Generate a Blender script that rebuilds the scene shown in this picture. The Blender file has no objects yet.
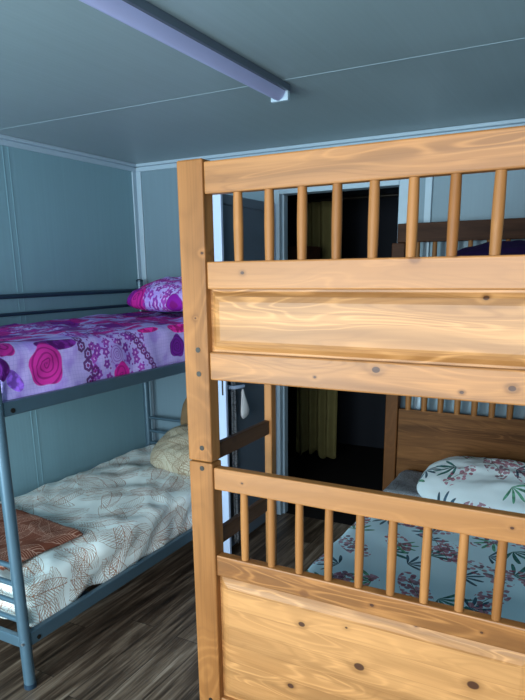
import bpy, bmesh, math, random
from mathutils import Vector, Matrix, noise
PI = math.pi
random.seed(7)
COL = bpy.context.scene.collection
SC = bpy.context.scene

# ------------------------------------------------------------------ node helper
class S:
    """a float socket with arithmetic"""
    def __init__(s, nt, sock): s.nt = nt; s.k = sock
    def _m(s, op, *o):
        n = s.nt.nodes.new('ShaderNodeMath'); n.operation = op
        for i, v in enumerate((s,) + o):
            if isinstance(v, S): s.nt.links.new(v.k, n.inputs[i])
            else: n.inputs[i].default_value = v
        return S(s.nt, n.outputs[0])
    def __add__(s, o): return s._m('ADD', o)
    __radd__ = __add__
    def __sub__(s, o): return s._m('SUBTRACT', o)
    def __rsub__(s, o): return (s * -1) + o
    def __mul__(s, o): return s._m('MULTIPLY', o)
    __rmul__ = __mul__
    def __truediv__(s, o): return s._m('DIVIDE', o)
    def lt(s, o): return s._m('LESS_THAN', o)
    def gt(s, o): return s._m('GREATER_THAN', o)
    def sin(s): return s._m('SINE')
    def cos(s): return s._m('COSINE')
    def abs(s): return s._m('ABSOLUTE')
    def sqrt(s): return s._m('SQRT')
    def pw(s, e): return s._m('POWER', e)
    def mn(s, o): return s._m('MINIMUM', o)
    def mx(s, o): return s._m('MAXIMUM', o)
    def fr(s): return s._m('FRACT')
    def floor(s): return s._m('FLOOR')
    def atan2(s, o): return s._m('ARCTAN2', o)
    def ss(s, a, b):
        n = s.nt.nodes.new('ShaderNodeMapRange'); n.interpolation_type = 'SMOOTHSTEP'
        lo, hi, flip = (a, b, False) if a < b else (b, a, True)
        s.nt.links.new(s.k, n.inputs[0]); n.inputs[1].default_value = lo; n.inputs[2].default_value = hi
        n.inputs[3].default_value = 1 if flip else 0; n.inputs[4].default_value = 0 if flip else 1
        return S(s.nt, n.outputs[0])

class MatB:
    def __init__(s, name, rough=.6, metal=0, spec=.5, coat=0):
        s.m = bpy.data.materials.new(name); s.m.use_nodes = True; s.nt = s.m.node_tree
        s.b = s.nt.nodes['Principled BSDF']
        s.b.inputs['Roughness'].default_value = rough; s.b.inputs['Metallic'].default_value = metal
        s.b.inputs['Specular IOR Level'].default_value = spec; s.b.inputs['Coat Weight'].default_value = coat
        s.b.inputs['Coat Roughness'].default_value = .3
    def n(s, t): return s.nt.nodes.new('ShaderNode' + t)
    def coords(s, kind='Object'):
        t = s.n('TexCoord'); sp = s.n('SeparateXYZ'); s.nt.links.new(t.outputs[kind], sp.inputs[0])
        return [S(s.nt, o) for o in sp.outputs]
    def rnd(s):
        return S(s.nt, s.n('ObjectInfo').outputs['Random'])
    def vec(s, x=0, y=0, z=0):
        c = s.n('CombineXYZ')
        for i, v in enumerate((x, y, z)):
            if isinstance(v, S): s.nt.links.new(v.k, c.inputs[i])
            else: c.inputs[i].default_value = v
        return c.outputs[0]
    def noise(s, v, scale=5, detail=3, rough=.5, dist=0):
        n = s.n('TexNoise'); s.nt.links.new(v, n.inputs['Vector'])
        n.inputs['Scale'].default_value = scale; n.inputs['Detail'].default_value = detail
        n.inputs['Roughness'].default_value = rough; n.inputs['Distortion'].default_value = dist
        return S(s.nt, n.outputs['Fac'] if 'Fac' in n.outputs else n.outputs[0])
    def white(s, v):
        n = s.n('TexWhiteNoise'); n.noise_dimensions = '3D'; s.nt.links.new(v, n.inputs['Vector'])
        return S(s.nt, n.outputs['Value'])
    def voro(s, x, y, scale, rand=1.0):
        """2D voronoi: local coords (in input units) from the cell point, two random floats"""
        n = s.n('TexVoronoi'); n.voronoi_dimensions = '2D'; n.feature = 'F1'
        s.nt.links.new(s.vec(x, y), n.inputs['Vector']); n.inputs['Scale'].default_value = scale
        n.inputs['Randomness'].default_value = rand
        sp = s.n('SeparateXYZ'); s.nt.links.new(n.outputs['Position'], sp.inputs[0])
        px, py = S(s.nt, sp.outputs[0]), S(s.nt, sp.outputs[1])
        sc = s.n('SeparateColor'); s.nt.links.new(n.outputs['Color'], sc.inputs[0])
        return x - px, y - py, S(s.nt, sc.outputs[0]), S(s.nt, sc.outputs[1])
    def mix(s, f, a, b):
        n = s.n('Mix'); n.data_type = 'RGBA'
        for i, v in ((0, f), (6, a), (7, b)):
            if isinstance(v, S): s.nt.links.new(v.k, n.inputs[i])
            elif hasattr(v, 'is_linked'): s.nt.links.new(v, n.inputs[i])
            elif isinstance(v, tuple): n.inputs[i].default_value = (*v, 1)
            else: n.inputs[i].default_value = v
        return n.outputs[2]
    def ramp(s, f, stops):
        n = s.n('ValToRGB'); s.nt.links.new(f.k, n.inputs[0]); e = n.color_ramp.elements
        while len(e) < len(stops): e.new(.5)
        for el, (p, c) in zip(e, stops): el.position = p; el.color = (*c, 1)
        return n.outputs[0]
    def color(s, v):
        if isinstance(v, tuple): s.b.inputs['Base Color'].default_value = (*v, 1)
        else: s.nt.links.new(v, s.b.inputs['Base Color'])
    def bump(s, h, strength=.3, dist=.002):
        n = s.n('Bump'); s.nt.links.new(h.k, n.inputs['Height'])
        n.inputs['Strength'].default_value = strength; n.inputs['Distance'].default_value = dist
        s.nt.links.new(n.outputs[0], s.b.inputs['Normal'])

def srgb(r, g, b):
    f = lambda c: (c/255)/12.92 if c/255 <= .04045 else ((c/255+.055)/1.055)**2.4
    return (f(r), f(g), f(b))

def plain(name, c, rough=.5, metal=0, spec=.5, var=.08):
    m = MatB(name, rough, metal, spec)
    x, y, z = m.coords()
    n = m.noise(m.vec(x, y, z), 9, 3)
    m.color(m.mix(n, tuple(v*(1-var) for v in c), tuple(min(1, v*(1+var)) for v in c)))
    return m.m

def wood(name, axis, base=(.225, .083, .020), light=(.345, .146, .044), dark=(.10, .032, .010), planks=0, knots=(), pscale=1, rough=.5, spec=.22):
    """pine: grain along one axis, optional glued staves in z, knots in the xz plane"""
    m = MatB(name, rough, 0, spec)
    x, y, z = m.coords(); r = m.rnd()
    ax = {'x': (x, y, z), 'y': (y, x, z), 'z': (z, x, y)}[axis]
    g, a, b = ax
    if planks:
        st = (b / planks).floor()
        ro = m.white(m.vec(st, r * 3, 4.0)) * 9
        pl = m.white(m.vec(st, r, 1.0))
    else:
        ro = r * 41; pl = r
    kd = None; wob = None
    for kx, kz, kr in knots:
        dx, dz = (x - kx) / 1.35, z - kz
        d = (dx*dx + dz*dz).sqrt()
        kd = d / (kr * .72) if kd is None else kd.mn(d / (kr * .72))
    big = m.noise(m.vec(g * .9 + ro, a * 5, b * 7 + ro), 1, 2, .5)
    ring = b * 60 + a * 25 + big * 16
    if kd is not None: ring = ring + (kd * -.55)._m('EXPONENT') * 9
    w = (ring.sin() * .5 + .5).pw(2.2)
    cath = m.noise(m.vec(g * 2.2 + ro, a * 4, b * 15 + ro), 1, 1.5, .4, .6)
    w2 = ((cath * 75).sin() * .5 + .5).pw(3) * (.45 if axis == 'z' else 1.0)
    fine = m.noise(m.vec(g * 3 + ro, a * 150, b * 150), 1, 3, .6)
    c = m.mix(big.ss(.3, .7), base, light)
    c = m.mix(w * .62, c, tuple(v * .60 for v in base))
    c = m.mix(w2 * cath.ss(.42, .58) * .5, c, tuple(min(1, v * 1.45) for v in light))
    c = m.mix(w2 * cath.ss(.56, .42) * .38, c, tuple(v * .6 for v in base))
    c = m.mix(fine.ss(.42, .75) * .42, c, tuple(v * .55 for v in base))
    c = m.mix(pl * .55, c, tuple(min(1, v * 1.12) for v in light))
    if planks:
        e = ((b / planks).fr() - .5).abs()
        c = m.mix(e.ss(.485, .5) * .4, c, dark)
    lx, ly, r1, r2 = m.voro(g * .55 + ro, b + a, 3.2 * pscale)
    d = ((lx * 1.5) * (lx * 1.5) + ly * ly).sqrt()
    c = m.mix(d.ss(.016, .007) * r1.gt(.62) * .75, c, dark)
    c = m.mix(d.ss(.04, .012) * r1.gt(.62) * .3, c, base)
    if kd is not None:
        c = m.mix(kd.ss(2.6, .9) * .45, c, tuple(v * .6 for v in base))
        c = m.mix(kd.ss(1.1, .8) * .92, c, (.045, .014, .006))
    m.color(c)
    m.bump(w + fine, .12, .001)
    return m.m

# ------------------------------------------------------------------ fabrics (UV in metres)
def leaf_layer(m, u, v, scale, off, L, W):
    x, y, r1, r2 = m.voro(u + off, v + off * .37, scale, .9)
    th = r1 * 6.2832
    c, s = th.cos(), th.sin()
    p = x * c + y * s + L * .0; q = y * c - x * s
    q = q + p * p * (r2 - .5) * 6                         # curved midrib
    t = p / L
    inside = (1 - t * t)
    w = inside.mx(0) * W
    mask = q.abs().lt(w)
    line = ((p * .9 - q.abs() * 1.3) * (1 / .0165)).fr().lt(.20)
    mid = q.abs().lt(.0016) * t.abs().lt(1.0)
    edge = (q.abs() - w).abs().lt(.0014) * t.abs().lt(1.0)
    return (mask * line).mx(mid).mx(edge)

def leafy(name, base, ink, ink2=None, sc=4.6, k=.75, L=.15, W=.045):
    m = MatB(name, .85, 0, .2)
    u, v, _ = m.coords('UV')
    nz = m.noise(m.vec(u, v), 6, 2)
    uu = u + (nz - .5) * .05
    a = leaf_layer(m, uu, v, sc, 0.0, L, W)
    b = leaf_layer(m, uu, v, sc * 1.12, 7.3, L * .9, W * 1.05)
    c = leaf_layer(m, uu, v, sc * .9, 13.1, L, W * .9)
    col = m.mix(a * k, base, ink)
    col = m.mix(b * k * .8, col, ink2 or ink)
    col = m.mix(c * k * .7, col, ink)
    m.color(col)
    m.bump(m.noise(m.vec(u, v), 260, 2), .1, .001)
    return m.m

def floral(name, base=(.68, .88, .96), fx=0.0):
    m = MatB(name, .85, 0, .2)
    u, v, _ = m.coords('UV'); col = base
    u = u + fx; v = v + fx * .61
    # spiky green leaf fans
    for off, green, sc, R in ((0, (.010, .085, .075), 3.9, .115), (5.7, (.015, .05, .08), 4.3, .085), (9.9, (.05, .19, .11), 3.9, .09)):
        x, y, r1, r2 = m.voro(u + off, v + off, sc, .85)
        th = y.atan2(x) + r1 * 6.2832
        d = (x * x + y * y).sqrt()
        lobe = (th * 5.5 + d * 9).cos().abs().pw(1.9)
        half = (th * .5).cos().abs().ss(.72, .82)
        mask = (lobe * half * R - d).ss(-.002, .004) * r2.gt(.42)
        shade = m.noise(m.vec(u, v), 34, 2)
        col = m.mix(mask * .97, col, m.mix(shade.ss(.35, .65), green, tuple(min(1, c * 2.3 + .02) for c in green)))
    # sprigs of small dark pink blossoms
    for off, pk, sc, R in ((3.1, (.30, .03, .09), 4.2, .07), (8.4, (.14, .03, .08), 3.8, .078)):
        x, y, r1, r2 = m.voro(u + off, v - off, sc, .85)
        th = r1 * 6.2832; p = x * th.cos() + y * th.sin(); q = y * th.cos() - x * th.sin()
        d = (p * p * .45 + q * q * 2.2).sqrt()
        fx_, fy_, s1, s2 = m.voro(u + off, v, 48, 1)
        fd = (fx_ * fx_ + fy_ * fy_).sqrt()
        mask = d.lt(R) * fd.lt(.0102) * r2.gt(.32) * s1.gt(.3)
        col = m.mix(mask * .85, col, m.mix(s2, pk, (.55, .22, .28)))
        stem = q.abs().lt(.0017) * p.abs().lt(R * 1.2) * r2.gt(.42)
        col = m.mix(stem * .8, col, (.08, .14, .07))
    m.color(col)
    m.bump(m.noise(m.vec(u, v), 260, 2), .1, .001)
    return m.m

LIL = (.60, .47, .93)
def rose(m, col, u, v, cu, cv, r, c1=(.68, .03, .36), c2=(.30, .01, .17), lines=27.0):
    x, y = u - cu, v - cv
    th = y.atan2(x); d = (x*x + y*y).sqrt() / r
    wob = d + (th * 5).sin() * .05 + (th * 3 + 1.3).cos() * .05
    body = wob.ss(1.0, .94)
    sp = ((d.pw(.8) * lines + th + (th * 3 + d * 6).sin() * .9).sin()).ss(.25, .95)
    c = m.mix(sp * .85, c1, c2)
    return m.mix(body, col, c)
def ringlet(m, col, u, v, cu, cv, r, c1=(.12, .012, .15)):
    x, y = u - cu, v - cv
    d = (x*x + y*y).sqrt() / r; th = y.atan2(x)
    d2 = d + (th * 6).cos() * .07
    col = m.mix((d2 - .75).abs().ss(.30, .20) * .92, col, c1)
    return m.mix(d2.ss(.33, .25), col, (.25, .02, .2))
def petal(m, col, u, v, cu, cv, a, b, rot, c1=(.09, .004, .13)):
    x, y = u - cu, v - cv; c, s = math.cos(rot), math.sin(rot)
    p, q = (x * c + y * s) / a, (y * c - x * s) / b
    d = (p*p + q*q).sqrt()
    n = m.noise(m.vec(u, v), 30, 2)
    return m.mix(d.ss(1.0, .93), col, m.mix(n.ss(.4, .7), c1, tuple(k * 3 + .02 for k in c1)))

def purple(name, explicit=True, off=0.0):
    m = MatB(name, .8, 0, .25)
    u, v, _ = m.coords('UV')
    wv = (((u * 62).fr().lt(.14)).mx((v * 62).fr().lt(.14)))
    col = m.mix(wv * .35, LIL, (.30, .22, .70))
    bl_ = m.noise(m.vec(u * 1.3 + off, v), 9, 2)
    col = m.mix(bl_.ss(.46, .66) * .55, col, (.33, .16, .72))
    band = (m.noise(m.vec(u * .9 + off, v * .25), 2.2, 1)).gt(.47)
    if explicit: band = u.gt(1.86) * u.lt(2.22) + u.gt(2.9)
    # small purple flowers
    x, y, r1, r2 = m.voro(u + off, v, 21, .9)
    th = y.atan2(x); d = (x*x + y*y).sqrt() * (1 + (th * 5 + r1 * 6).cos() * .18)
    fl = d.ss(.0195, .0165) * r2.gt(.12)
    col = m.mix(fl * band * .95, col, m.mix(r1, (.20, .015, .32), (.42, .06, .50)))
    col = m.mix(d.ss(.006, .004) * fl * band, col, (.75, .45, .85))
    x, y, r1, r2 = m.voro(u + 3 + off, v, 44, 1)
    d = (x*x + y*y).sqrt()
    col = m.mix(d.lt(.0048) * band * r2.gt(.4), col, (.25, .03, .38))
    fold = m.noise(m.vec(u * .8 + off, v * 5 + off), 2.6, 3, .6, 1.2)
    top = v.lt(-.02) if explicit else v.lt(5)
    col = m.mix(fold.ss(.50, .56) * top * .9, col, m.mix(fold.ss(.54, .66), (.50, .02, .34), (.16, .01, .24)))
    # broad flowers scattered over the rest
    x, y, r1, r2 = m.voro(u + 1.7 + off, v + .3, 5.4, .85)
    keep = r2.gt(.3)
    if explicit: keep = keep * ((v.lt(-.03)) + u.gt(2.75)).mn(1.0)
    th = y.atan2(x); d = (x*x + y*y).sqrt() / .075
    wob = d + (th * 5 + r1 * 9).sin() * .06
    sp = (d.pw(.8) * 19 + th + (th * 3 + d * 6).sin()).sin().ss(.2, .95)
    cr = m.mix(sp * .8, m.mix(r1.gt(.6), (.62, .02, .33), (.27, .01, .36)), (.22, .005, .16))
    col = m.mix(wob.ss(1.0, .94) * keep, col, cr)
    if explicit:
        V = lambda z: .0785 + 1.25 - z
        for q in ((1.82, 1.30, .022), (1.822, 1.262, .024), (1.862, 1.228, .024), (1.852, 1.183, .026), (1.89, 1.15, .024), (1.858, 1.112, .026)):
            col = ringlet(m, col, u, v, q[0], V(q[1]), q[2])
        for i in range(9):
            t = i / 8
            col = ringlet(m, col, u, v, 2.135 + .15 * t, V(1.30 - .20 * t), .019, (.15, .02, .2))
        col = petal(m, col, u, v, 1.485, V(1.175), .05, .028, .9, (.20, .07, .45))
        col = petal(m, col, u, v, 1.40, V(1.222), .072, .048, .1)
        col = petal(m, col, u, v, 1.70, V(1.290), .105, .030, .06)
        col = rose(m, col, u, v, 1.46, V(1.31), .05, lines=14)
        col = rose(m, col, u, v, 1.635, V(1.212), .083)
        col = rose(m, col, u, v, 2.03, V(1.205), .045, (.50, .34, .80), (.26, .08, .50), 26)
        col = rose(m, col, u, v, 2.06, V(1.12), .052, (.74, .02, .36), (.42, .01, .22), 14)
        col = rose(m, col, u, v, 2.46, V(1.19), .06, (.22, .015, .36), (.10, .005, .18), 24)
        col = petal(m, col, u, v, 2.27, V(1.30), .075, .02, 0, (.55, .01, .22))
        col = petal(m, col, u, v, 2.50, V(1.29), .09, .035, 0, (.55, .01, .22))
        # crosswise ribbon bands over the top
        e = ((u - 1.55) / .06).abs().lt(1.0) * v.lt(-.02) * v.gt(-.55)
        sc_ = (u * 90).sin() * (v * 70).sin()
        col = m.mix(e * sc_.gt(-.35) * .9, col, (.12, .01, .16))
    m.color(col)
    m.bump(m.noise(m.vec(u, v), 200, 2), .1, .001)
    return m.m

# ------------------------------------------------------------------ materials
KU = [(-.46, 1.319, .011), (-.257, 1.28, .0055), (-.151, 1.297, .009), (-.62, 1.29, .004)]
KL = [(-.655, .572, .011), (-.48, .490, .016), (-.333, .655, .006), (-.69, .356, .011), (-.18, .535, .016), (-.52, .60, .004)]
M = {}
M['wx'] = wood('pine_grain_sideways', 'x', spec=.34, rough=.42, knots=KU + [(-.221, 1.485, .007), (-.827, 1.549, .006), (-.29, 1.581, .005), (-.46, 1.70, .008), (-.841, .97, .004), (-.124, .974, .005), (-.449, .69, .006), (-.17, .69, .004)])
M['wpanel'] = wood('pine_staves', 'x', spec=.34, rough=.42, planks=.062, knots=KL + [(-.221, 1.49, .007)], base=(.27, .108, .029), light=(.47, .225, .080))
M['wy'] = wood('pine_grain_lengthwise', 'y')
M['wz'] = wood('pine_grain_upright', 'z', knots=[(-.946, 1.601, .005), (-.975, 1.43, .003)], pscale=.5)
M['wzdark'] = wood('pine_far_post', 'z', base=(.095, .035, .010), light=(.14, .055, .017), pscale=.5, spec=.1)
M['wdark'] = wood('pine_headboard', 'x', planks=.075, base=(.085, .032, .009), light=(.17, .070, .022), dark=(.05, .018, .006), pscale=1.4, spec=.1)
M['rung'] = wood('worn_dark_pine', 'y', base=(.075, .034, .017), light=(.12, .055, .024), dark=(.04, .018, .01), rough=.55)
M['brown'] = wood('dark_brown_wood', 'x', base=(.05, .02, .011), light=(.075, .03, .015), dark=(.02, .008, .004), spec=.08)  # dark brown for the cabinet and the pine bunk's far rail and upper posts
M['bolt'] = plain('dark_bolt', (.035, .028, .022), .4, .7)
M['navy'] = plain('blue_grey_enamel', (.075, .135, .18), .38, .35, .6)
M['screw'] = plain('zinc_screw', (.45, .47, .5), .35, .9)
M['rail_dark'] = plain('dark_rail_enamel', (.02, .045, .075), .4, .3)
M['ticking'] = plain('mattress_ticking', (.55, .57, .58), .9, 0, .1)
M['sheetleaf'] = leafy('cream_leaf_print', (.84, .92, .90), (.34, .11, .035), (.30, .17, .08), sc=4.7, k=.9, L=.17, W=.05)
M['pillowleaf'] = leafy('cream_leaf_pillow_print', (.46, .43, .33), (.20, .12, .07), (.22, .17, .10), sc=7, k=.9)
M['brownleaf'] = leafy('brown_leaf_print', (.17, .05, .028), (.55, .32, .24), (.30, .12, .08), sc=5.5, k=.9)
M['brownpillow'] = plain('tan_pillowcase', (.20, .13, .07), .9, 0, .1, .3)
M['floral'] = floral('tropical_print')
M['floral2'] = floral('tropical_pillow_print', (.80, .90, .92), 2.3)
M['greyprint'] = leafy('grey_print', (.27, .29, .31), (.08, .07, .09), (.10, .09, .11), sc=9, L=.07, W=.03)
M['purple'] = purple('purple_rose_print')
M['purplep'] = purple('purple_rose_pillow_print', False, 3.3)
M['plum'] = plain('dark_plum_cloth', (.022, .008, .05), .9, 0, .1, .3)
M['olive'] = plain('olive_curtain_cloth', (.17, .15, .06), .9, 0, .1, .2)  # olive darkened in the colour to stand in for the unlit next room
M['joint'] = plain('ceiling_joint', (.25, .34, .38), .6)
M['trim'] = plain('white_upvc', (.34, .45, .53), .35, 0, .5, .03)
M['stile'] = plain('lit_white_upvc', (.50, .62, .84), .35, 0, .5, .03)  # lighter copy of the trim upvc; light on the door edge put into the colour
M['doorpanel'] = plain('grey_door_panel', (.13, .17, .22), .4, 0, .5, .06)
M['whitecloth'] = plain('white_cloth', (.75, .76, .78), .9, 0, .1)
M['lampbody'] = plain('lamp_grey_metal', (.10, .13, .17), .4, .3)
M['diffuser'] = plain('lamp_frosted_cover', (.42, .45, .72), .35, 0, .5, .03)
M['nextwall'] = plain('next_room_shaded_wall', (.018, .022, .03), .8, 0, .2)  # walls painted near black; the room's lack of light is in the colour
M['nextfloor'] = plain('next_room_shaded_floor', (.012, .010, .010), .7, 0, .2)  # floor colour near black in place of the shade beyond the doorway
M['void'] = plain('dark_threshold', (.04, .045, .05), .6)

def wall_mat(name, c, axis):
    m = MatB(name, .42, 0, .4)
    x, y, z = m.coords()
    t = {'x': x, 'y': y}[axis]
    rib = (t * (2 * PI / .022)).sin()
    n = m.noise(m.vec(x, y, z), 1.7, 3)
    n2 = m.noise(m.vec(t * 40, t * 40, z * 1.5), 1, 2)
    m.color(m.mix(n * .5 + n2 * .5, tuple(v * .88 for v in c), tuple(v * 1.12 for v in c)))
    m.bump(rib, .12, .0006)
    return m.m
WC = (.19, .33, .385)
M['wall_y'] = wall_mat('wall_panel_side', WC, 'y')
M['wall_x'] = wall_mat('wall_panel_end', (.155, .235, .285), 'x')
M['ceil'] = wall_mat('ceiling_panel', (.255, .335, .36), 'x')

def floor_mat():
    m = MatB('dark_plank_laminate', .42, 0, .45)
    x, y, z = m.coords()
    col_ = (x / .135).floor(); ro = m.white(m.vec(col_, 3.0))
    yy = y / 1.15 + ro; row = yy.floor()
    pr = m.white(m.vec(col_, row, 5.0)); pr2 = m.white(m.vec(col_, row, 9.0))
    g = m.noise(m.vec(x * 22, y * 1.4 + pr * 20, pr2 * 30), 1, 4, .62, .8)
    g2 = m.noise(m.vec(x * 95, y * 3.5 + pr * 9), 1, 3, .6)
    f = g * .62 + g2 * .28 + pr * .16
    c = m.ramp(f, [(.36, (.014, .009, .006)), (.47, (.060, .038, .025)), (.57, (.155, .108, .075)), (.70, (.38, .30, .23))])
    e = ((x / .135).fr() - .5).abs().gt(.488).mx((yy.fr() - .5).abs().gt(.4985))
    c = m.mix(e * .8, c, (.008, .006, .005))
    m.color(c); m.bump(f - e, .15, .001)
    return m.m
M['floor'] = floor_mat()

# ------------------------------------------------------------------ mesh helpers
def tag(o, label=None, cat=None, group=None, kind=None):
    if label: o['label'] = label
    if cat: o['category'] = cat
    if group: o['group'] = group
    if kind: o['kind'] = kind
    return o
def empty(name, loc, label=None, cat=None, group=None, kind=None):
    o = bpy.data.objects.new(name, None); COL.objects.link(o); o.location = loc; o.empty_display_size = .1
    return tag(o, label, cat, group, kind)
def link(name, me, mat, parent=None, loc=None):
    o = bpy.data.objects.new(name, me); COL.objects.link(o)
    if not me.materials: me.materials.append(M[mat])
    if parent is not None:
        o.parent = parent
        o.matrix_parent_inverse = Matrix.Translation(-world_loc(parent))
    if loc: o.location = loc
    return o
def world_loc(p):
    v = Vector(p.location)
    q = p.parent
    if q is not None: v = p.matrix_parent_inverse @ v + world_loc(q)
    return v
def add_box(bm, x0, x1, y0, y1, z0, z1, bev=0.0, seg=2):
    t = bmesh.new()
    r = bmesh.ops.create_cube(t, size=1)
    for v in t.verts:
        v.co = Vector(((x0+x1)/2 + v.co.x*(x1-x0), (y0+y1)/2 + v.co.y*(y1-y0), (z0+z1)/2 + v.co.z*(z1-z0)))
    if bev: bmesh.ops.bevel(t, geom=t.edges[:], offset=bev, segments=seg, affect='EDGES', profile=.5)
    me = bpy.data.meshes.new('t'); t.to_mesh(me); t.free(); bm.from_mesh(me); bpy.data.meshes.remove(me)
def add_tube(bm, pts, r, n=14, caps=True):
    pts = [Vector(p) for p in pts]; rings = []
    for i, p in enumerate(pts):
        a = pts[max(i-1, 0)]; b = pts[min(i+1, len(pts)-1)]; d = (b-a).normalized()
        up = Vector((0, 0, 1)) if abs(d.z) < .9 else Vector((1, 0, 0))
        s = d.cross(up).normalized(); t = s.cross(d).normalized()
        rr = r[i] if isinstance(r, (list, tuple)) else r
        rings.append([bm.verts.new(p + s*math.cos(2*PI*k/n)*rr + t*math.sin(2*PI*k/n)*rr) for k in range(n)])
    for A, B in zip(rings, rings[1:]):
        for k in range(n): bm.faces.new((A[k], A[(k+1) % n], B[(k+1) % n], B[k]))
    if caps: bm.faces.new(rings[0][::-1]); bm.faces.new(rings[-1])
def mesh(bm, name, smooth=False):
    bmesh.ops.recalc_face_normals(bm, faces=bm.faces[:])
    me = bpy.data.meshes.new(name); bm.to_mesh(me); bm.free()
    if smooth:
        for p in me.polygons: p.use_smooth = True
        try: me.set_sharp_from_angle(angle=math.radians(50))
        except Exception: pass
    return me
def box(name, mat, x0, x1, y0, y1, z0, z1, parent=None, bev=.004, label=None):
    bm = bmesh.new(); add_box(bm, x0, x1, y0, y1, z0, z1, bev)
    o = link(name, mesh(bm, name), mat, parent)
    if label: o['label'] = label
    return o
def tube(name, mat, pts, r, parent=None, n=14):
    bm = bmesh.new(); add_tube(bm, pts, r, n)
    return link(name, mesh(bm, name, True), mat, parent)
def struct(name, mat, *boxes, bev=0, label=None):
    bm = bmesh.new()
    for b in boxes: add_box(bm, *b, bev)
    o = link(name, mesh(bm, name), mat)
    o['kind'] = 'structure'
    if label: o['label'] = label
    return o

def cover(name, mat, x0, x1, y0, y1, ztop, r, drop, parent=None, wr=.004, seed=0, step=.02, flare=0.0, hem=0.0, vfront=True, thick=.004, drops=None):
    """cloth over a mattress: rounded shoulders, hanging sides, uneven hem, creases.
       drops = (xlo, xhi, ylo, yhi) length hanging on each side"""
    if drops is None: drops = (drop,)*4
    arc = PI * r / 2
    def axis(a, b, dlo, dhi):
        lo, hi = a + r - dlo, b - r + dhi
        n = max(2, int((hi-lo)/step)); return [lo + (hi-lo)*i/n for i in range(n+1)]
    S_, T_ = axis(x0, x1, drops[0], drops[1]), axis(y0, y1, drops[2], drops[3])
    bm = bmesh.new(); uvl = bm.loops.layers.uv.new('UVMap'); grid = []; uv = {}
    for s in S_:
        row = []
        for t in T_:
            cx = min(max(s, x0+r), x1-r); cy = min(max(t, y0+r), y1-r)
            a, b = s - cx, t - cy
            ov = max(abs(a), abs(b)); 
            if ov > 1e-9:
                ph = (PI/2) * abs(b)/(abs(a)+abs(b)); dx = math.cos(ph)*(1 if a >= 0 else -1); dy = math.sin(ph)*(1 if b >= 0 else -1)
            else: dx = dy = 0
            if ov < arc: R, h = r*math.sin(ov/r), r*(1-math.cos(ov/r))
            else: R, h = r + flare*(ov-arc), r + (ov-arc)
            p = Vector((cx + dx*R, cy + dy*R, ztop - h))
            q = Vector((s*3.1, t*3.1, seed))
            n1 = noise.noise(q) ; n2 = noise.noise(q*2.7 + Vector((0, 0, 9)))
            # diagonal pull creases
            n3 = abs(noise.noise(Vector(((s + t*.6)*9, (t - s*.4)*2.2, seed+3))))
            k = min(1, ov/arc) if arc else 0
            side = wr*(n1*1.2 + n2*.7 - n3*1.6)
            p.z += side*(1-k); p.x += dx*side*k*1.3; p.y += dy*side*k*1.3
            if hem and ov > arc: p.z += hem * (ov-arc)/max(1e-6, drop-arc) * noise.noise(Vector((s*6, t*6, seed+5)))
            v = bm.verts.new(p); row.append(v); uv[v] = (t, s - (x1 - r))
        grid.append(row)
    for i in range(len(S_)-1):
        for j in range(len(T_)-1):
            f = bm.faces.new((grid[i][j], grid[i+1][j], grid[i+1][j+1], grid[i][j+1]))
            for l in f.loops: l[uvl].uv = uv[l.vert]
    me = mesh(bm, name, True)
    o = link(name, me, mat, parent)
    sm = o.modifiers.new('thick', 'SOLIDIFY'); sm.thickness = thick; sm.offset = -1
    return o

def pillow(name, mat, L, W, H, loc, rot, label, cat='pillow', seed=0, N=44, sag=.25, edge=.012):
    bm = bmesh.new(); uvl = bm.loops.layers.uv.new('UVMap'); uv = {}
    G = {}
    for side in (1, -1):
        for i in range(N+1):
            for j in range(N+1):
                u, v = -1 + 2*i/N, -1 + 2*j/N
                border = i in (0, N) or j in (0, N)
                if border and side == -1: G[side, i, j] = G[1, i, j]; continue
                # corners pulled out, sides slightly waisted
                px = u * L/2 * (1 - .07*(1-abs(u)**3)*0 - .05*(1 - v*v)*abs(u)**4 * -0.6)
                px = u*L/2*math.sqrt(1 - .34*abs(v)**3); py = v*W/2*math.sqrt(1 - .34*abs(u)**3)
                h = ((1-abs(u)**2.4)*(1-abs(v)**2.4))
                h = max(h, 0)**.5 * H/2
                cr = noise.noise(Vector((u*2.3, v*2.3, seed+side))) * .18 + noise.noise(Vector((u*6, v*5, seed+side*2)))*.08
                z = side*h*(1+cr) if side > 0 else side*h*.7
                z += -sag*0
                vt = bm.verts.new((px, py, z)); G[side, i, j] = vt; uv[vt] = (px*1.02, py*1.02)
    for side in (1, -1):
        for i in range(N):
            for j in range(N):
                q = [G[side, i, j], G[side, i+1, j], G[side, i+1, j+1], G[side, i, j+1]]
                if side < 0: q.reverse()
                f = bm.faces.new(q)
                for l in f.loops: l[uvl].uv = uv[l.vert]
    o = link(name, mesh(bm, name, True), mat)
    o.location = loc; o.rotation_euler = rot
    return tag(o, label, cat)

# ------------------------------------------------------------------ room shell
CZ = 2.235; XL = -2.76; XR = .8; YN = -1.3; YB = 3.40; T = .06
DX0, DX1, DZ = -1.705, -1.0, 1.985
struct('floor', 'floor', (XL-T, XR+T, YN-T, YB+.03, -.08, 0))
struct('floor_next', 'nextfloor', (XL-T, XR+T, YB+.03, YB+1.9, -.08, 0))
struct('ceiling', 'ceil', (XL-T, XR+T, YN-T, YB+T, CZ, CZ+.06))
struct('wall_left', 'wall_y', (XL-T, XL, YN-T, YB+T, 0, CZ))
struct('wall_right', 'wall_y', (XR, XR+T, YN-T, YB+T, 0, CZ))
struct('wall_back', 'wall_x', (XL, DX0-.03, YB, YB+T, 0, CZ), (DX1+.03, XR, YB, YB+T, 0, CZ), (DX0-.03, DX1+.03, YB, YB+T, DZ+.03, CZ))
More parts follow.
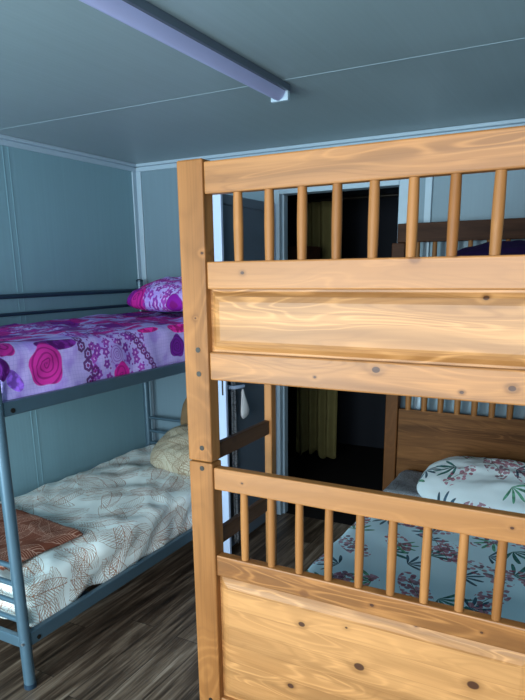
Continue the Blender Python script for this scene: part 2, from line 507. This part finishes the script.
# wall behind the camera with a wide window and a glazed entrance left open
WX0, WX1, WZ0, WZ1 = -1.35, .62, .85, 2.05
EX0, EX1 = -2.45, -1.6
struct('wall_front', 'wall_x', (XL, EX0, YN-T, YN, 0, CZ), (EX1, WX0, YN-T, YN, 0, CZ), (WX1, XR, YN-T, YN, 0, CZ),
       (EX0, EX1, YN-T, YN, 2.05, CZ), (WX0, WX1, YN-T, YN, 0, WZ0), (WX0, WX1, YN-T, YN, WZ1, CZ))
struct('window_1', 'trim', (WX0, WX1, YN-.05, YN-.005, WZ0, WZ0+.05), (WX0, WX1, YN-.05, YN-.005, WZ1-.05, WZ1), (WX0, WX0+.05, YN-.05, YN-.005, WZ0, WZ1),
       (WX1-.05, WX1, YN-.05, YN-.005, WZ0, WZ1), (-.39, -.34, YN-.05, YN-.005, WZ0, WZ1), label='wide white window frame in the wall behind the viewer')
struct('door_2', 'trim', (EX0, EX0+.05, YN-.05, YN-.005, 0, 2.05), (EX1-.05, EX1, YN-.05, YN-.005, 0, 2.05), (EX0, EX1, YN-.05, YN-.005, 2.0, 2.05), label='white frame of the open entrance behind the viewer')

# cover strips and cornices
struct('trim_1', 'trim', (XL, XL+.035, YN, YB, CZ-.018, CZ-.0005), (XL, XL+.012, YN, YB, CZ-.045, CZ-.018), bev=.003, label='pale cornice strip along the top of the left wall')
struct('trim_2', 'trim', (XL, XR, YB-.035, YB, CZ-.018, CZ-.0005), (XL, XR, YB-.012, YB, CZ-.045, CZ-.018), bev=.003, label='pale cornice strip along the top of the back wall')
struct('trim_3', 'trim', (XL, XL+.045, YB-.010, YB, 0, CZ-.045), (XL, XL+.010, YB-.045, YB, 0, CZ-.045), bev=.003, label='pale cover strip in the corner of left and back wall')
struct('trim_4', 'trim', (-.865, -.828, YB-.014, YB, 0, CZ-.045), bev=.003, label='pale upright joint strip right of the doorway')
struct('trim_5', 'joint', (XL+.035, XR, 2.258, 2.266, CZ-.0010, CZ+.001), label='thin pale joint line across the ceiling')
struct('trim_6', 'joint', (XL+.035, XR, .953, .961, CZ-.0010, CZ+.001), label='thin pale joint line across the ceiling nearer the viewer')
for n, yy in ((7, 2.352), (8, 2.388), (9, 1.15)):
    struct('trim_%d' % n, 'wall_y', (XL, XL+.0016, yy, yy+.005, 0, CZ-.045), label='fine raised joint line on the left wall')
struct('baseboard_back', 'trim', (DX1+.06, XR, YB-.012, YB, 0, .06), bev=.003)
struct('baseboard_left', 'trim', (XL, XL+.012, YN, YB-.05, 0, .06), bev=.003)

# doorway frame and leaf standing open along the metal bed
d1 = empty('door_1', (DX0, YB, 0), kind='structure')
bm = bmesh.new()
add_box(bm, DX0-.06, DX0, YB-.018, YB+T+.01, 0, DZ+.045, .003)
add_box(bm, DX0, DX0+.012, YB+.02, YB+T+.01, 0, DZ, .002)
add_box(bm, DX1, DX1+.06, YB-.018, YB+T+.01, 0, DZ+.045, .003)
add_box(bm, DX0, DX1, YB-.018, YB+T+.01, DZ, DZ+.045, .003)
link('door_frame', mesh(bm, 'door_frame'), 'trim', d1)
LX0, LX1, LY0, LY1, LZ0, LZ1 = -1.764, -1.726, 2.69, 3.375, .012, 1.935
leaf = empty('door_leaf', (LX1, LY1, 0)); leaf.parent = d1; leaf.matrix_parent_inverse = Matrix.Translation(-world_loc(d1))
def lf(name, mat, *b, bev=.003): return box(name, mat, *b, parent=leaf, bev=bev)
# a leaf is: stiles and rails round a sunk grey panel
bm = bmesh.new()
add_box(bm, LX0, LX1, LY0, LY0+.105, LZ0, LZ1, .004)
add_box(bm, LX0, LX1, LY1-.05, LY1, LZ0, LZ1, .004)
add_box(bm, LX0, LX0+.028, LY0-.010, LY0+.02, LZ0, LZ1, .003)
add_box(bm, LX0+.036, LX1+.058, LY0-.010, LY0+.012, LZ0, LZ1, .004)  # lip faces the window so the door edge catches its light
link('stile', mesh(bm, 'stile'), 'stile', leaf)['label'] = 'bright white upright edge of the open door'
bm = bmesh.new()
add_box(bm, LX0, LX1-.001, LY0+.105, LY1-.05, LZ1-.05, LZ1, .003)
add_box(bm, LX0, LX1-.001, LY0+.105, LY1-.05, LZ0, LZ0+.07, .003)
link('rail', mesh(bm, 'rail'), 'doorpanel', leaf)
lf('panel', 'doorpanel', LX0+.008, LX1-.010, LY0+.10, LY1-.045, LZ0+.05, LZ1-.04, bev=0)
bm = bmesh.new()
add_box(bm, LX1+.036, LX1+.045, LY0-.013, LY0-.009, .93, 1.09, .0015)
link('lock_plate', mesh(bm, 'lock_plate'), 'bolt', leaf)
bm = bmesh.new()
add_tube(bm, [(LX1+.001, LY0+.085, .955), (LX1+.03, LY0+.085, .955), (LX1+.042, LY0+.10, .952), (LX1+.044, LY0+.20, .945)], [.013, .010, .011, .010], 12)
link('handle', mesh(bm, 'handle', True), 'stile', leaf)['label'] = 'white lever handle'

def hang(name, mat, x, ys, zs, amp, freq, seed, label=None, cat=None, parent=None, ragged=0, thick=.003, facing='y'):
    """hanging cloth: folds run downwards. facing y = sheet lies in the yz plane, x = in the xz plane"""
    bm = bmesh.new(); nu, nv = 60, 36; g = []; uvl = bm.loops.layers.uv.new('UVMap'); uv = {}
    for i in range(nu+1):
        r_ = []
        for j in range(nv+1):
            a, b = i/nu, j/nv
            w = ys[0] + (ys[1]-ys[0])*a; z = zs[0] + (zs[1]-zs[0])*b
            if ragged: z += (1-b)*ragged*noise.noise(Vector((a*5, 0, seed)))
            f = amp*math.sin(a*freq*2*PI + 1.4*noise.noise(Vector((a*3, b*2, seed)))) + amp*.5*noise.noise(Vector((a*7, b*3, seed+2)))
            w += .25*amp*math.sin(b*4+seed)
            p = (x+f, w, z) if facing == 'y' else (w, x+f, z)
            v = bm.verts.new(p); r_.append(v); uv[v] = (w, z)
        g.append(r_)
    for i in range(nu):
        for j in range(nv):
            f = bm.faces.new((g[i][j], g[i+1][j], g[i+1][j+1], g[i][j+1]))
            for l in f.loops: l[uvl].uv = uv[l.vert]
    o = link(name, mesh(bm, name, True), mat, parent)
    s = o.modifiers.new('t', 'SOLIDIFY'); s.thickness = thick
    if label: tag(o, label, cat)
    return o
hang('curtain_strip', 'greyprint', LX1+.016, (LY0+.11, LY0+.165), (.04, 1.0), .006, 2, 3, 'narrow patterned curtain edge hanging down the open white door', 'curtain', ragged=.05)
# white cloth bag hung on the handle
bm = bmesh.new()
bag = [(0, .93, .006), (.0, .915, .012), (.004, .88, .020), (.008, .84, .031), (.008, .81, .038), (.006, .785, .034), (.003, .768, .018), (.0, .762, .004)]
rings = []
for dx, z, rr in bag:
    ring = []
    for k in range(20):
        th = 2*PI*k/20; w = 1 + .12*math.sin(3*th + z*30)
        ring.append(bm.verts.new((LX1+.046+dx+.45*rr*w*math.cos(th), LY0+.19+rr*w*math.sin(th), z)))
    rings.append(ring)
for A, B in zip(rings, rings[1:]):
    for k in range(20): bm.faces.new((A[k], A[(k+1) % 20], B[(k+1) % 20], B[k]))
bm.faces.new(rings[0]); bm.faces.new(rings[-1])
tag(link('cloth_bag', mesh(bm, 'cloth_bag', True), 'whitecloth'), 'small white cloth bundle hanging from the handle of the open door', 'cloth')

# room beyond the doorway
NY1 = YB+1.8
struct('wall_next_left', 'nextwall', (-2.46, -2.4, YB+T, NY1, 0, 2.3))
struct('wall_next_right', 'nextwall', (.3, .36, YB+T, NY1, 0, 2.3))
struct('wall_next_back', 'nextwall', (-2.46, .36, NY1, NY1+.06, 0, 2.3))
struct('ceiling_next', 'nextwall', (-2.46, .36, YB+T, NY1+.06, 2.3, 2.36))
hang('curtain', 'olive', 4.46, (-2.10, -1.74), (.10, 2.05), .022, 4.5, 11, 'olive yellow curtain hanging in the dark room beyond the doorway', 'curtain', ragged=.08, facing='x')
tube('curtain_rod', 'bolt', [(-2.4, 4.46, 2.06), (.3, 4.46, 2.06)], .011)
tag(bpy.data.objects['curtain_rod'], 'dark rod carrying the olive curtain beyond the doorway', 'curtain rod')
cb = empty('wall_cabinet', (-2.18, 4.0, 1.52), 'dark brown wall cabinet in the dark room beyond the doorway', 'cabinet')
box('body', 'brown', -2.4, -1.80, 3.95, 4.22, 1.52, 1.72, cb)
box('door', 'brown', -2.39, -2.11, 3.93, 3.95, 1.53, 1.71, cb); box('door', 'brown', -2.10, -1.81, 3.93, 3.95, 1.53, 1.71, cb)
bm = bmesh.new(); add_box(bm, -1.50, -1.47, NY1-.02, NY1, .50, .55, .004)
add_tube(bm, [(-1.485, NY1-.02, .53), (-1.485, NY1-.05, .525), (-1.485, NY1-.055, .545)], .006, 8)
tag(link('wall_hook', mesh(bm, 'wall_hook'), 'trim'), 'small white hook on the far wall of the dark room', 'hook')

# ceiling batten light (switched off)
lp = empty('ceiling_light', (-1.158, 1.7, CZ), 'long slim batten light on the ceiling, switched off', 'light')
box('housing', 'lampbody', -1.190, -1.120, 1.10, 2.32, CZ-.024, CZ, lp, .003)
bm = bmesh.new(); n = 12
prof = [(-1.195+.062*k/n, CZ-.024-.030*math.sin(PI*k/n)**.6) for k in range(n+1)]
A = [bm.verts.new((x, 1.115, z)) for x, z in prof]; B = [bm.verts.new((x, 2.305, z)) for x, z in prof]
for k in range(n): bm.faces.new((A[k], A[k+1], B[k+1], B[k]))
bm.faces.new(A); bm.faces.new(B); bm.faces.new((A[0], A[-1], B[-1], B[0]))
link('diffuser', mesh(bm, 'diffuser', True), 'diffuser', lp)
for y0, y1 in ((1.095, 1.115), (2.305, 2.325)): box('end_cap', 'trim', -1.198, -1.124, y0, y1, CZ-.056, CZ, lp, .004)

# ------------------------------------------------------------------ metal bunk bed
FX, BX, NYY, FY = -1.790, -2.700, 1.385, 3.300
mb = empty('metal_bunk_bed', ((FX+BX)/2, (NYY+FY)/2, 0), 'blue-grey tubular metal bunk bed standing against the left wall', 'bunk bed')
R_ = .022
for x, y, top in ((FX, NYY, 1.50), (BX, NYY, 1.50), (FX, FY, 1.50), (BX, FY, 1.50)):
    p = tube('post', 'navy', [(x, y, .0), (x, y, top)], R_, mb, 20)
    tube('post_cap', 'rail_dark', [(x, y, top), (x, y, top+.010), (x, y, top+.016)], [.0235, .0235, .012], p, 20)
    tube('foot_cap', 'rail_dark', [(x, y, .0), (x, y, .02)], .0235, p, 20)
    for z in (.2, 1.1):
        tube('screw', 'screw', [(x+.01, y-R_-.002, z), (x+.01, y-R_+.008, z)], .006, p, 10)
for z0, z1 in ((.172, .228), (1.072, 1.124)):
    for x in (FX, BX):
        sr = box('side_rail', 'navy', x-.014, x+.012, NYY+.02, FY-.02, z0, z1, mb, .004)
        if x == FX:
            for yy in (NYY+.055,):
                tube('screw', 'bolt', [(x+.010, yy, (z0+z1)/2-.008), (x+.015, yy, (z0+z1)/2-.008)], .009, sr, 12)
    for y in (NYY, FY): box('end_rail', 'navy', BX+.02, FX-.02, y-.012, y+.012, z0, z1-.01, mb, .004)
    for k in range(14):
        y = NYY+.1 + k*(FY-NYY-.2)/13
        box('slat', 'rail_dark', BX+.012, FX-.014, y-.02, y+.02, z1-.03, z1-.018, mb, .002)
for z in (.285, .360, .435, .508): tube('end_bar', 'navy', [(BX+.018, NYY, z), (FX-.018, NYY, z)], .0105, mb)
for z in (.40, .485, .580): tube('end_bar', 'navy', [(BX+.018, FY, z), (FX-.018, FY, z)], .0105, mb)
for y in (NYY, FY):
    for z, rr in ((1.20, .010), (1.30, .010), (1.38, .010), (1.455, .012)): tube('end_bar', 'rail_dark', [(BX+.018, y, z), (FX-.018, y, z)], rr, mb)
for z, rr in ((1.352, .009), (1.444, .0125)): tube('guard_bar', 'rail_dark', [(BX, NYY+.018, z), (BX, FY-.018, z)], rr, mb)

# lower mattress + printed sheet
ml = empty('mattress', (-2.23, 2.34, .215), 'lower mattress of the metal bunk bed in a cream sheet with brown leaf lines', 'mattress')
def core(x0, x1, y0, y1, z0, z1, parent, r=.04):
    bm = bmesh.new(); add_box(bm, x0, x1, y0, y1, z0, z1, r, 4); return link('mattress_core', mesh(bm, 'core', True), 'ticking', parent)
core(-2.650, -1.850, 1.450, 3.240, .217, .370, ml)
cover('fitted_sheet', 'sheetleaf', -2.680, -1.808, 1.410, 3.275, .412, .05, .205, ml, wr=.018, seed=2, flare=.03, hem=.03, drops=(.18, .225, .20, .18))
# upper mattress + quilt
mu = empty('mattress', (-2.23, 2.34, 1.112), 'upper mattress of the metal bunk bed, hidden under the purple rose quilt', 'mattress')
core(-2.650, -1.845, 1.450, 3.240, 1.112, 1.265, mu)
q = cover('quilt', 'purple', -2.682, -1.800, 1.408, 3.278, 1.312, .05, .22, None, wr=.012, seed=5, hem=.02, drops=(.18, .232, .20, .18), thick=.006)
tag(q, 'purple, magenta and white rose-printed quilt on the upper metal bunk', 'quilt')
# folded brown blanket on the lower bed
bm = bmesh.new(); uvl = bm.loops.layers.uv.new('UVMap'); uv = {}
c00, c10, c11, c01 = Vector((-2.58, 1.475, 0)), Vector((-1.965, 1.455, 0)), Vector((-1.925, 1.86, 0)), Vector((-2.56, 1.935, 0))
N_ = 40; g = []
for i in range(N_+1):
    row = []
    for j in range(N_+1):
        a, b = i/N_, j/N_
        p = c00.lerp(c10, a).lerp(c01.lerp(c11, a), b)
        ed = min(a, 1-a, b, 1-b)
        z = .424 + .026*min(1, ed/.05)**.5 + .007*noise.noise(Vector((p.x*6, p.y*7, 3))) + .004*noise.noise(Vector((p.x*15, p.y*14, 3)))
        v = bm.verts.new((p.x, p.y, z)); row.append(v); uv[v] = (p.x, p.y)
    g.append(row)
for i in range(N_):
    for j in range(N_):
        f = bm.faces.new((g[i][j], g[i+1][j], g[i+1][j+1], g[i][j+1]))
        for l in f.loops: l[uvl].uv = uv[l.vert]
bl = link('blanket', mesh(bm, 'blanket', True), 'brownleaf')
s = bl.modifiers.new('t', 'SOLIDIFY'); s.thickness = .010; s.offset = -1
tag(bl, 'folded brown blanket with pale leaf lines on the lower metal bunk', 'blanket')

pillow('pillow', 'pillowleaf', .58, .42, .19, (-2.05, 2.95, .515), (math.radians(26), 0, 0), 'cream and brown leaf-print pillow at the far end of the lower metal bunk', seed=2)
pillow('pillow', 'brownpillow', .52, .32, .10, (-2.07, 3.19, .665), (math.radians(72), 0, 0), 'tan brown pillow propped behind the leaf-print pillow', seed=6)
pillow('pillow', 'purplep', .62, .42, .20, (-2.20, 3.03, 1.418), (math.radians(12), 0, math.radians(-4)), 'purple and white flowered pillow on the upper metal bunk', seed=9)

# ------------------------------------------------------------------ pine bunk bed
PX0, PX1 = -1.018, -.937; QX0, QX1 = -.038, .043
Y0, Y0B = 1.42, 1.470; F0, F1 = 3.285, 3.345
HB = 1.0175
pb = empty('pine_bunk_bed', (-.49, 2.4, 0), 'orange pine bunk bed with turned balusters and ladder at its near end', 'bunk bed')
def post(x0, x1, y0, y1, z0, z1, bolts=()):
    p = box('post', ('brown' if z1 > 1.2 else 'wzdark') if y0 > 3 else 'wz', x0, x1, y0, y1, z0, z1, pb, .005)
    for z, xo in bolts:
        bm = bmesh.new(); add_tube(bm, [(xo, y0-.0015, z), (xo, y0+.006, z)], .0075, 16)
        link('bolt', mesh(bm, 'bolt', True), 'bolt', p)
    return p
post(PX0, PX1, Y0, Y0B, HB+.001, 1.835, [(1.343, -.970), (1.276, -.970), (1.060, -.969)])
post(PX0+.002, PX1+.002, Y0-.002, Y0B, 0, HB-.001, [(.999, -.970), (.215, -.970), (.150, -.970)])
post(QX0, QX1, Y0, Y0B, HB+.001, 1.835, [(1.343, .0), (1.276, .0), (1.06, .0)])
post(QX0, QX1, Y0, Y0B, 0, HB-.001, [(.999, .0), (.215, .0)])
for x0, x1 in ((-.998, -.928), (-.038, .032)):
    post(x0, x1, F0, F1, HB+.001, 1.689); post(x0, x1, F0, F1, 0, HB-.001)
RY0, RY1 = Y0+.006, Y0+.038
def rail(name, mat, z0, z1, x0=PX1, x1=QX0, y0=RY0, y1=RY1, bev=.004): return box(name, mat, x0, x1, y0, y1, z0, z1, pb, bev)
def baluster(x, yc, z0, z1, r):
    bm = bmesh.new(); H = z1-z0
    add_tube(bm, [(0, 0, -H/2), (0, 0, -H*.25), (0, 0, 0), (0, 0, H*.25), (0, 0, H/2)], [r*.93, r, r*1.04, r, r*.93], 18)
    return link('baluster', mesh(bm, 'baluster', True), 'wz', pb, None), (x, yc, (z0+z1)/2)
def balusters(xs, yc, z0, z1, r):
    o, loc = baluster(xs[0], yc, z0, z1, r)
    for i, x in enumerate(xs):
        c = o if i == 0 else o.copy()
        if i: COL.objects.link(c)
        c.matrix_parent_inverse = Matrix.Translation(-world_loc(pb)); c.location = (x, yc, loc[2])
def raised(name, mat, x0, x1, z0, z1, y, t=.012, bv=.020, inset=.010):
    """sunk panel with sloped moulding and raised field"""
    bm = bmesh.new(); add_box(bm, x0, x1, y+.010, y+.022, z0, z1)
    def fr(ix, yy): return [bm.verts.new(p) for p in ((x0+ix, yy, z0+ix), (x1-ix, yy, z0+ix), (x1-ix, yy, z1-ix), (x0+ix, yy, z1-ix))]
    rs = [fr(0.0005, y+.012), fr(inset, y+.0095), fr(inset+bv*.5, y+.002), fr(inset+bv, y-.001), fr(inset+bv+.004, y-.002)]
    for A, B in zip(rs, rs[1:]):
        for k in range(4): bm.faces.new((A[k], A[(k+1) % 4], B[(k+1) % 4], B[k]))
    bm.faces.new(rs[-1])
    return link(name, mesh(bm, name), mat, pb)
# near end, upper half
rail('top_rail', 'wx', 1.748, 1.827)
rail('middle_rail', 'wx', 1.507, 1.579)
rail('bottom_rail', 'wx', 1.260, 1.338)
raised('end_panel', 'wpanel', PX1, QX0, 1.337, 1.508, RY0+.006, inset=.008, bv=.022)
balusters([-.8452+.0905*k for k in range(9)], (RY0+RY1)/2, 1.575, 1.752, .0125)
# near end, lower half
rail('top_rail', 'wx', .936, 1.003)
rail('middle_rail', 'wx', .660, .727)
rail('bottom_rail', 'wx', .150, .230)
raised('end_panel', 'wpanel', PX1, QX0, .229, .661, RY0+.006, inset=.008, bv=.024)
balusters([-.844+.0877*k for k in range(9)], (RY0+RY1)/2, .723, .940, .0118)
# far end, both halves
GX0, GX1 = -.928, -.038
GY0, GY1 = F0+.015, F0+.045
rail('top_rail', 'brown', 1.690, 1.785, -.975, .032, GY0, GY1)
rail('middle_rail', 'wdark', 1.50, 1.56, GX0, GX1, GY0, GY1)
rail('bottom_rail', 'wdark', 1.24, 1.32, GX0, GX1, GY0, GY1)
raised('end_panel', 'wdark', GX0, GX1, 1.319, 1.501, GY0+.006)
balusters([GX0+.06+.0877*k for k in range(10)], (GY0+GY1)/2, 1.556, 1.694, .0118)
rail('top_rail', 'wx', .93, 1.00, GX0, GX1, GY0, GY1)
rail('bottom_rail', 'wx', .150, .230, GX0, GX1, GY0, GY1)
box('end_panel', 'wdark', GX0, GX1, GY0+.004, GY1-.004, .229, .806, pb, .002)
balusters([GX0+.05+.0877*k for k in range(10)], (GY0+GY1)/2, .802, .934, .016)
# side rails and slats
for x0, x1 in ((-.993, -.965), (-.010, .018)):
    box('side_rail', 'wy', x0, x1, Y0B, F0, 1.250, 1.372, pb, .004)
    box('side_rail', 'wy', x0, x1, Y0B, F0, .130, .275, pb, .004)
for z in (.235, 1.330):
    for x0, x1 in ((-.965, -.940), (-.035, -.010)): box('slat_ledge', 'wy', x0, x1, Y0B+.002, F0-.002, z-.04, z, pb, .002)
    for k in range(13):
        y = 1.56 + k*(3.22-1.56)/12
        box('slat', 'wx', -.963, -.012, y-.035, y+.035, z, z+.018, pb, .002)
# ladder at the near end of the left side
box('ladder_post', 'wz', -.966, -.938, 1.795, 1.832, .276, 1.249, pb, .004)
box('ladder_post', 'wz', -.966, -.938, 1.795, 1.832, 1.373, 1.545, pb, .004)
for z0, z1 in ((1.015, 1.063), (.742, .792), (.44, .488)):
    box('ladder_rung', 'rung', -.966, -.946, Y0B, 1.795, z0, z1, pb, .003)['label'] = 'worn dark brown ladder rung'

# mattresses of the pine bunk
m2 = empty('mattress', (-.46, 2.4, .253), 'lower mattress of the pine bunk bed in a white tropical flower sheet', 'mattress')
core(-.875, -.045, 1.50, 3.262, .254, .448, m2)
cover('fitted_sheet', 'floral', -.884, -.038, 1.485, 3.272, .470, .045, .18, m2, wr=.006, seed=12, drops=(.19, .19, .19, .19))
m3 = empty('mattress', (-.46, 2.4, 1.35), 'upper mattress of the pine bunk bed in dark plum bedding', 'mattress')
core(-.915, -.045, 1.50, 3.262, 1.350, 1.440, m3, .03)
cover('bedspread', 'plum', -.922, -.036, 1.49, 3.270, 1.462, .03, .09, m3, wr=.005, seed=15, drops=(.09, .09, .09, .09))
pillow('pillow', 'plum', .62, .40, .20, (-.38, 3.06, 1.560), (math.radians(14), 0, 0), 'dark plum pillow on the upper pine bunk by its far headboard', seed=4)
pillow('pillow', 'floral2', .66, .44, .19, (-.37, 2.93, .548), (math.radians(13), 0, math.radians(-7)), 'white pillow with green leaves and pink flowers on the lower pine bunk', seed=22)
# grey printed runner at the far left corner of the lower pine mattress
tw = cover('throw', 'greyprint', -.888, -.60, 2.86, 3.274, .482, .045, .1, None, wr=.006, seed=31, drops=(.12, .046, .046, .12), thick=.004)
tag(tw, 'grey patterned cloth under the pillow on the lower pine bunk', 'cloth')

# ------------------------------------------------------------------ light
W = bpy.data.worlds.new('World'); SC.world = W; W.use_nodes = True
bg = W.node_tree.nodes['Background']; bg.inputs[0].default_value = (.62, .80, 1, 1); bg.inputs[1].default_value = 1.0
def area(name, loc, rot, sx, sy, power, col):
    l = bpy.data.lights.new(name, 'AREA'); l.shape = 'RECTANGLE'; l.size = sx; l.size_y = sy; l.energy = power; l.color = col
    o = bpy.data.objects.new(name, l); COL.objects.link(o); o.location = loc; o.rotation_euler = rot; return o
area('window_daylight', ((WX0+WX1)/2, YN-.12, (WZ0+WZ1)/2), (math.radians(90), 0, 0), WX1-WX0, WZ1-WZ0, 75, (.88, .95, 1))
area('entrance_daylight', ((EX0+EX1)/2, YN-.12, 1.05), (math.radians(90), 0, 0), EX1-EX0, 1.9, 75, (.70, .92, 1))

# ------------------------------------------------------------------ camera
f, cx, cy, a, b, c = 615.6, 260.5, 430.7, .5, .25194, -.01265
ya = Matrix(((math.cos(a), math.sin(a), 0), (-math.sin(a), math.cos(a), 0), (0, 0, 1)))
B_ = Matrix(((1, 0, 0), (0, 0, -1), (0, 1, 0)))
pbm = Matrix(((1, 0, 0), (0, math.cos(b), -math.sin(b)), (0, math.sin(b), math.cos(b))))
rc = Matrix(((math.cos(c), -math.sin(c), 0), (math.sin(c), math.cos(c), 0), (0, 0, 1)))
Rm = rc @ pbm @ B_ @ ya
cam = bpy.data.cameras.new('Camera'); co = bpy.data.objects.new('Camera', cam); COL.objects.link(co)
mw = Matrix((Rm[0], -Rm[1], -Rm[2])).transposed().to_4x4(); mw.translation = (0, 0, 1.55); co.matrix_world = mw
cam.sensor_fit = 'HORIZONTAL'; cam.sensor_width = 36; cam.lens = f/525*36
cam.shift_x = (262.5-cx)/525; cam.shift_y = (cy-350)/525; cam.clip_start = .02
SC.camera = co
SC.view_settings.view_transform = 'Standard'; SC.view_settings.look = 'None'
SC.view_settings.gamma = 1; SC.view_settings.use_curve_mapping = False
SC.view_settings.exposure = 0.8
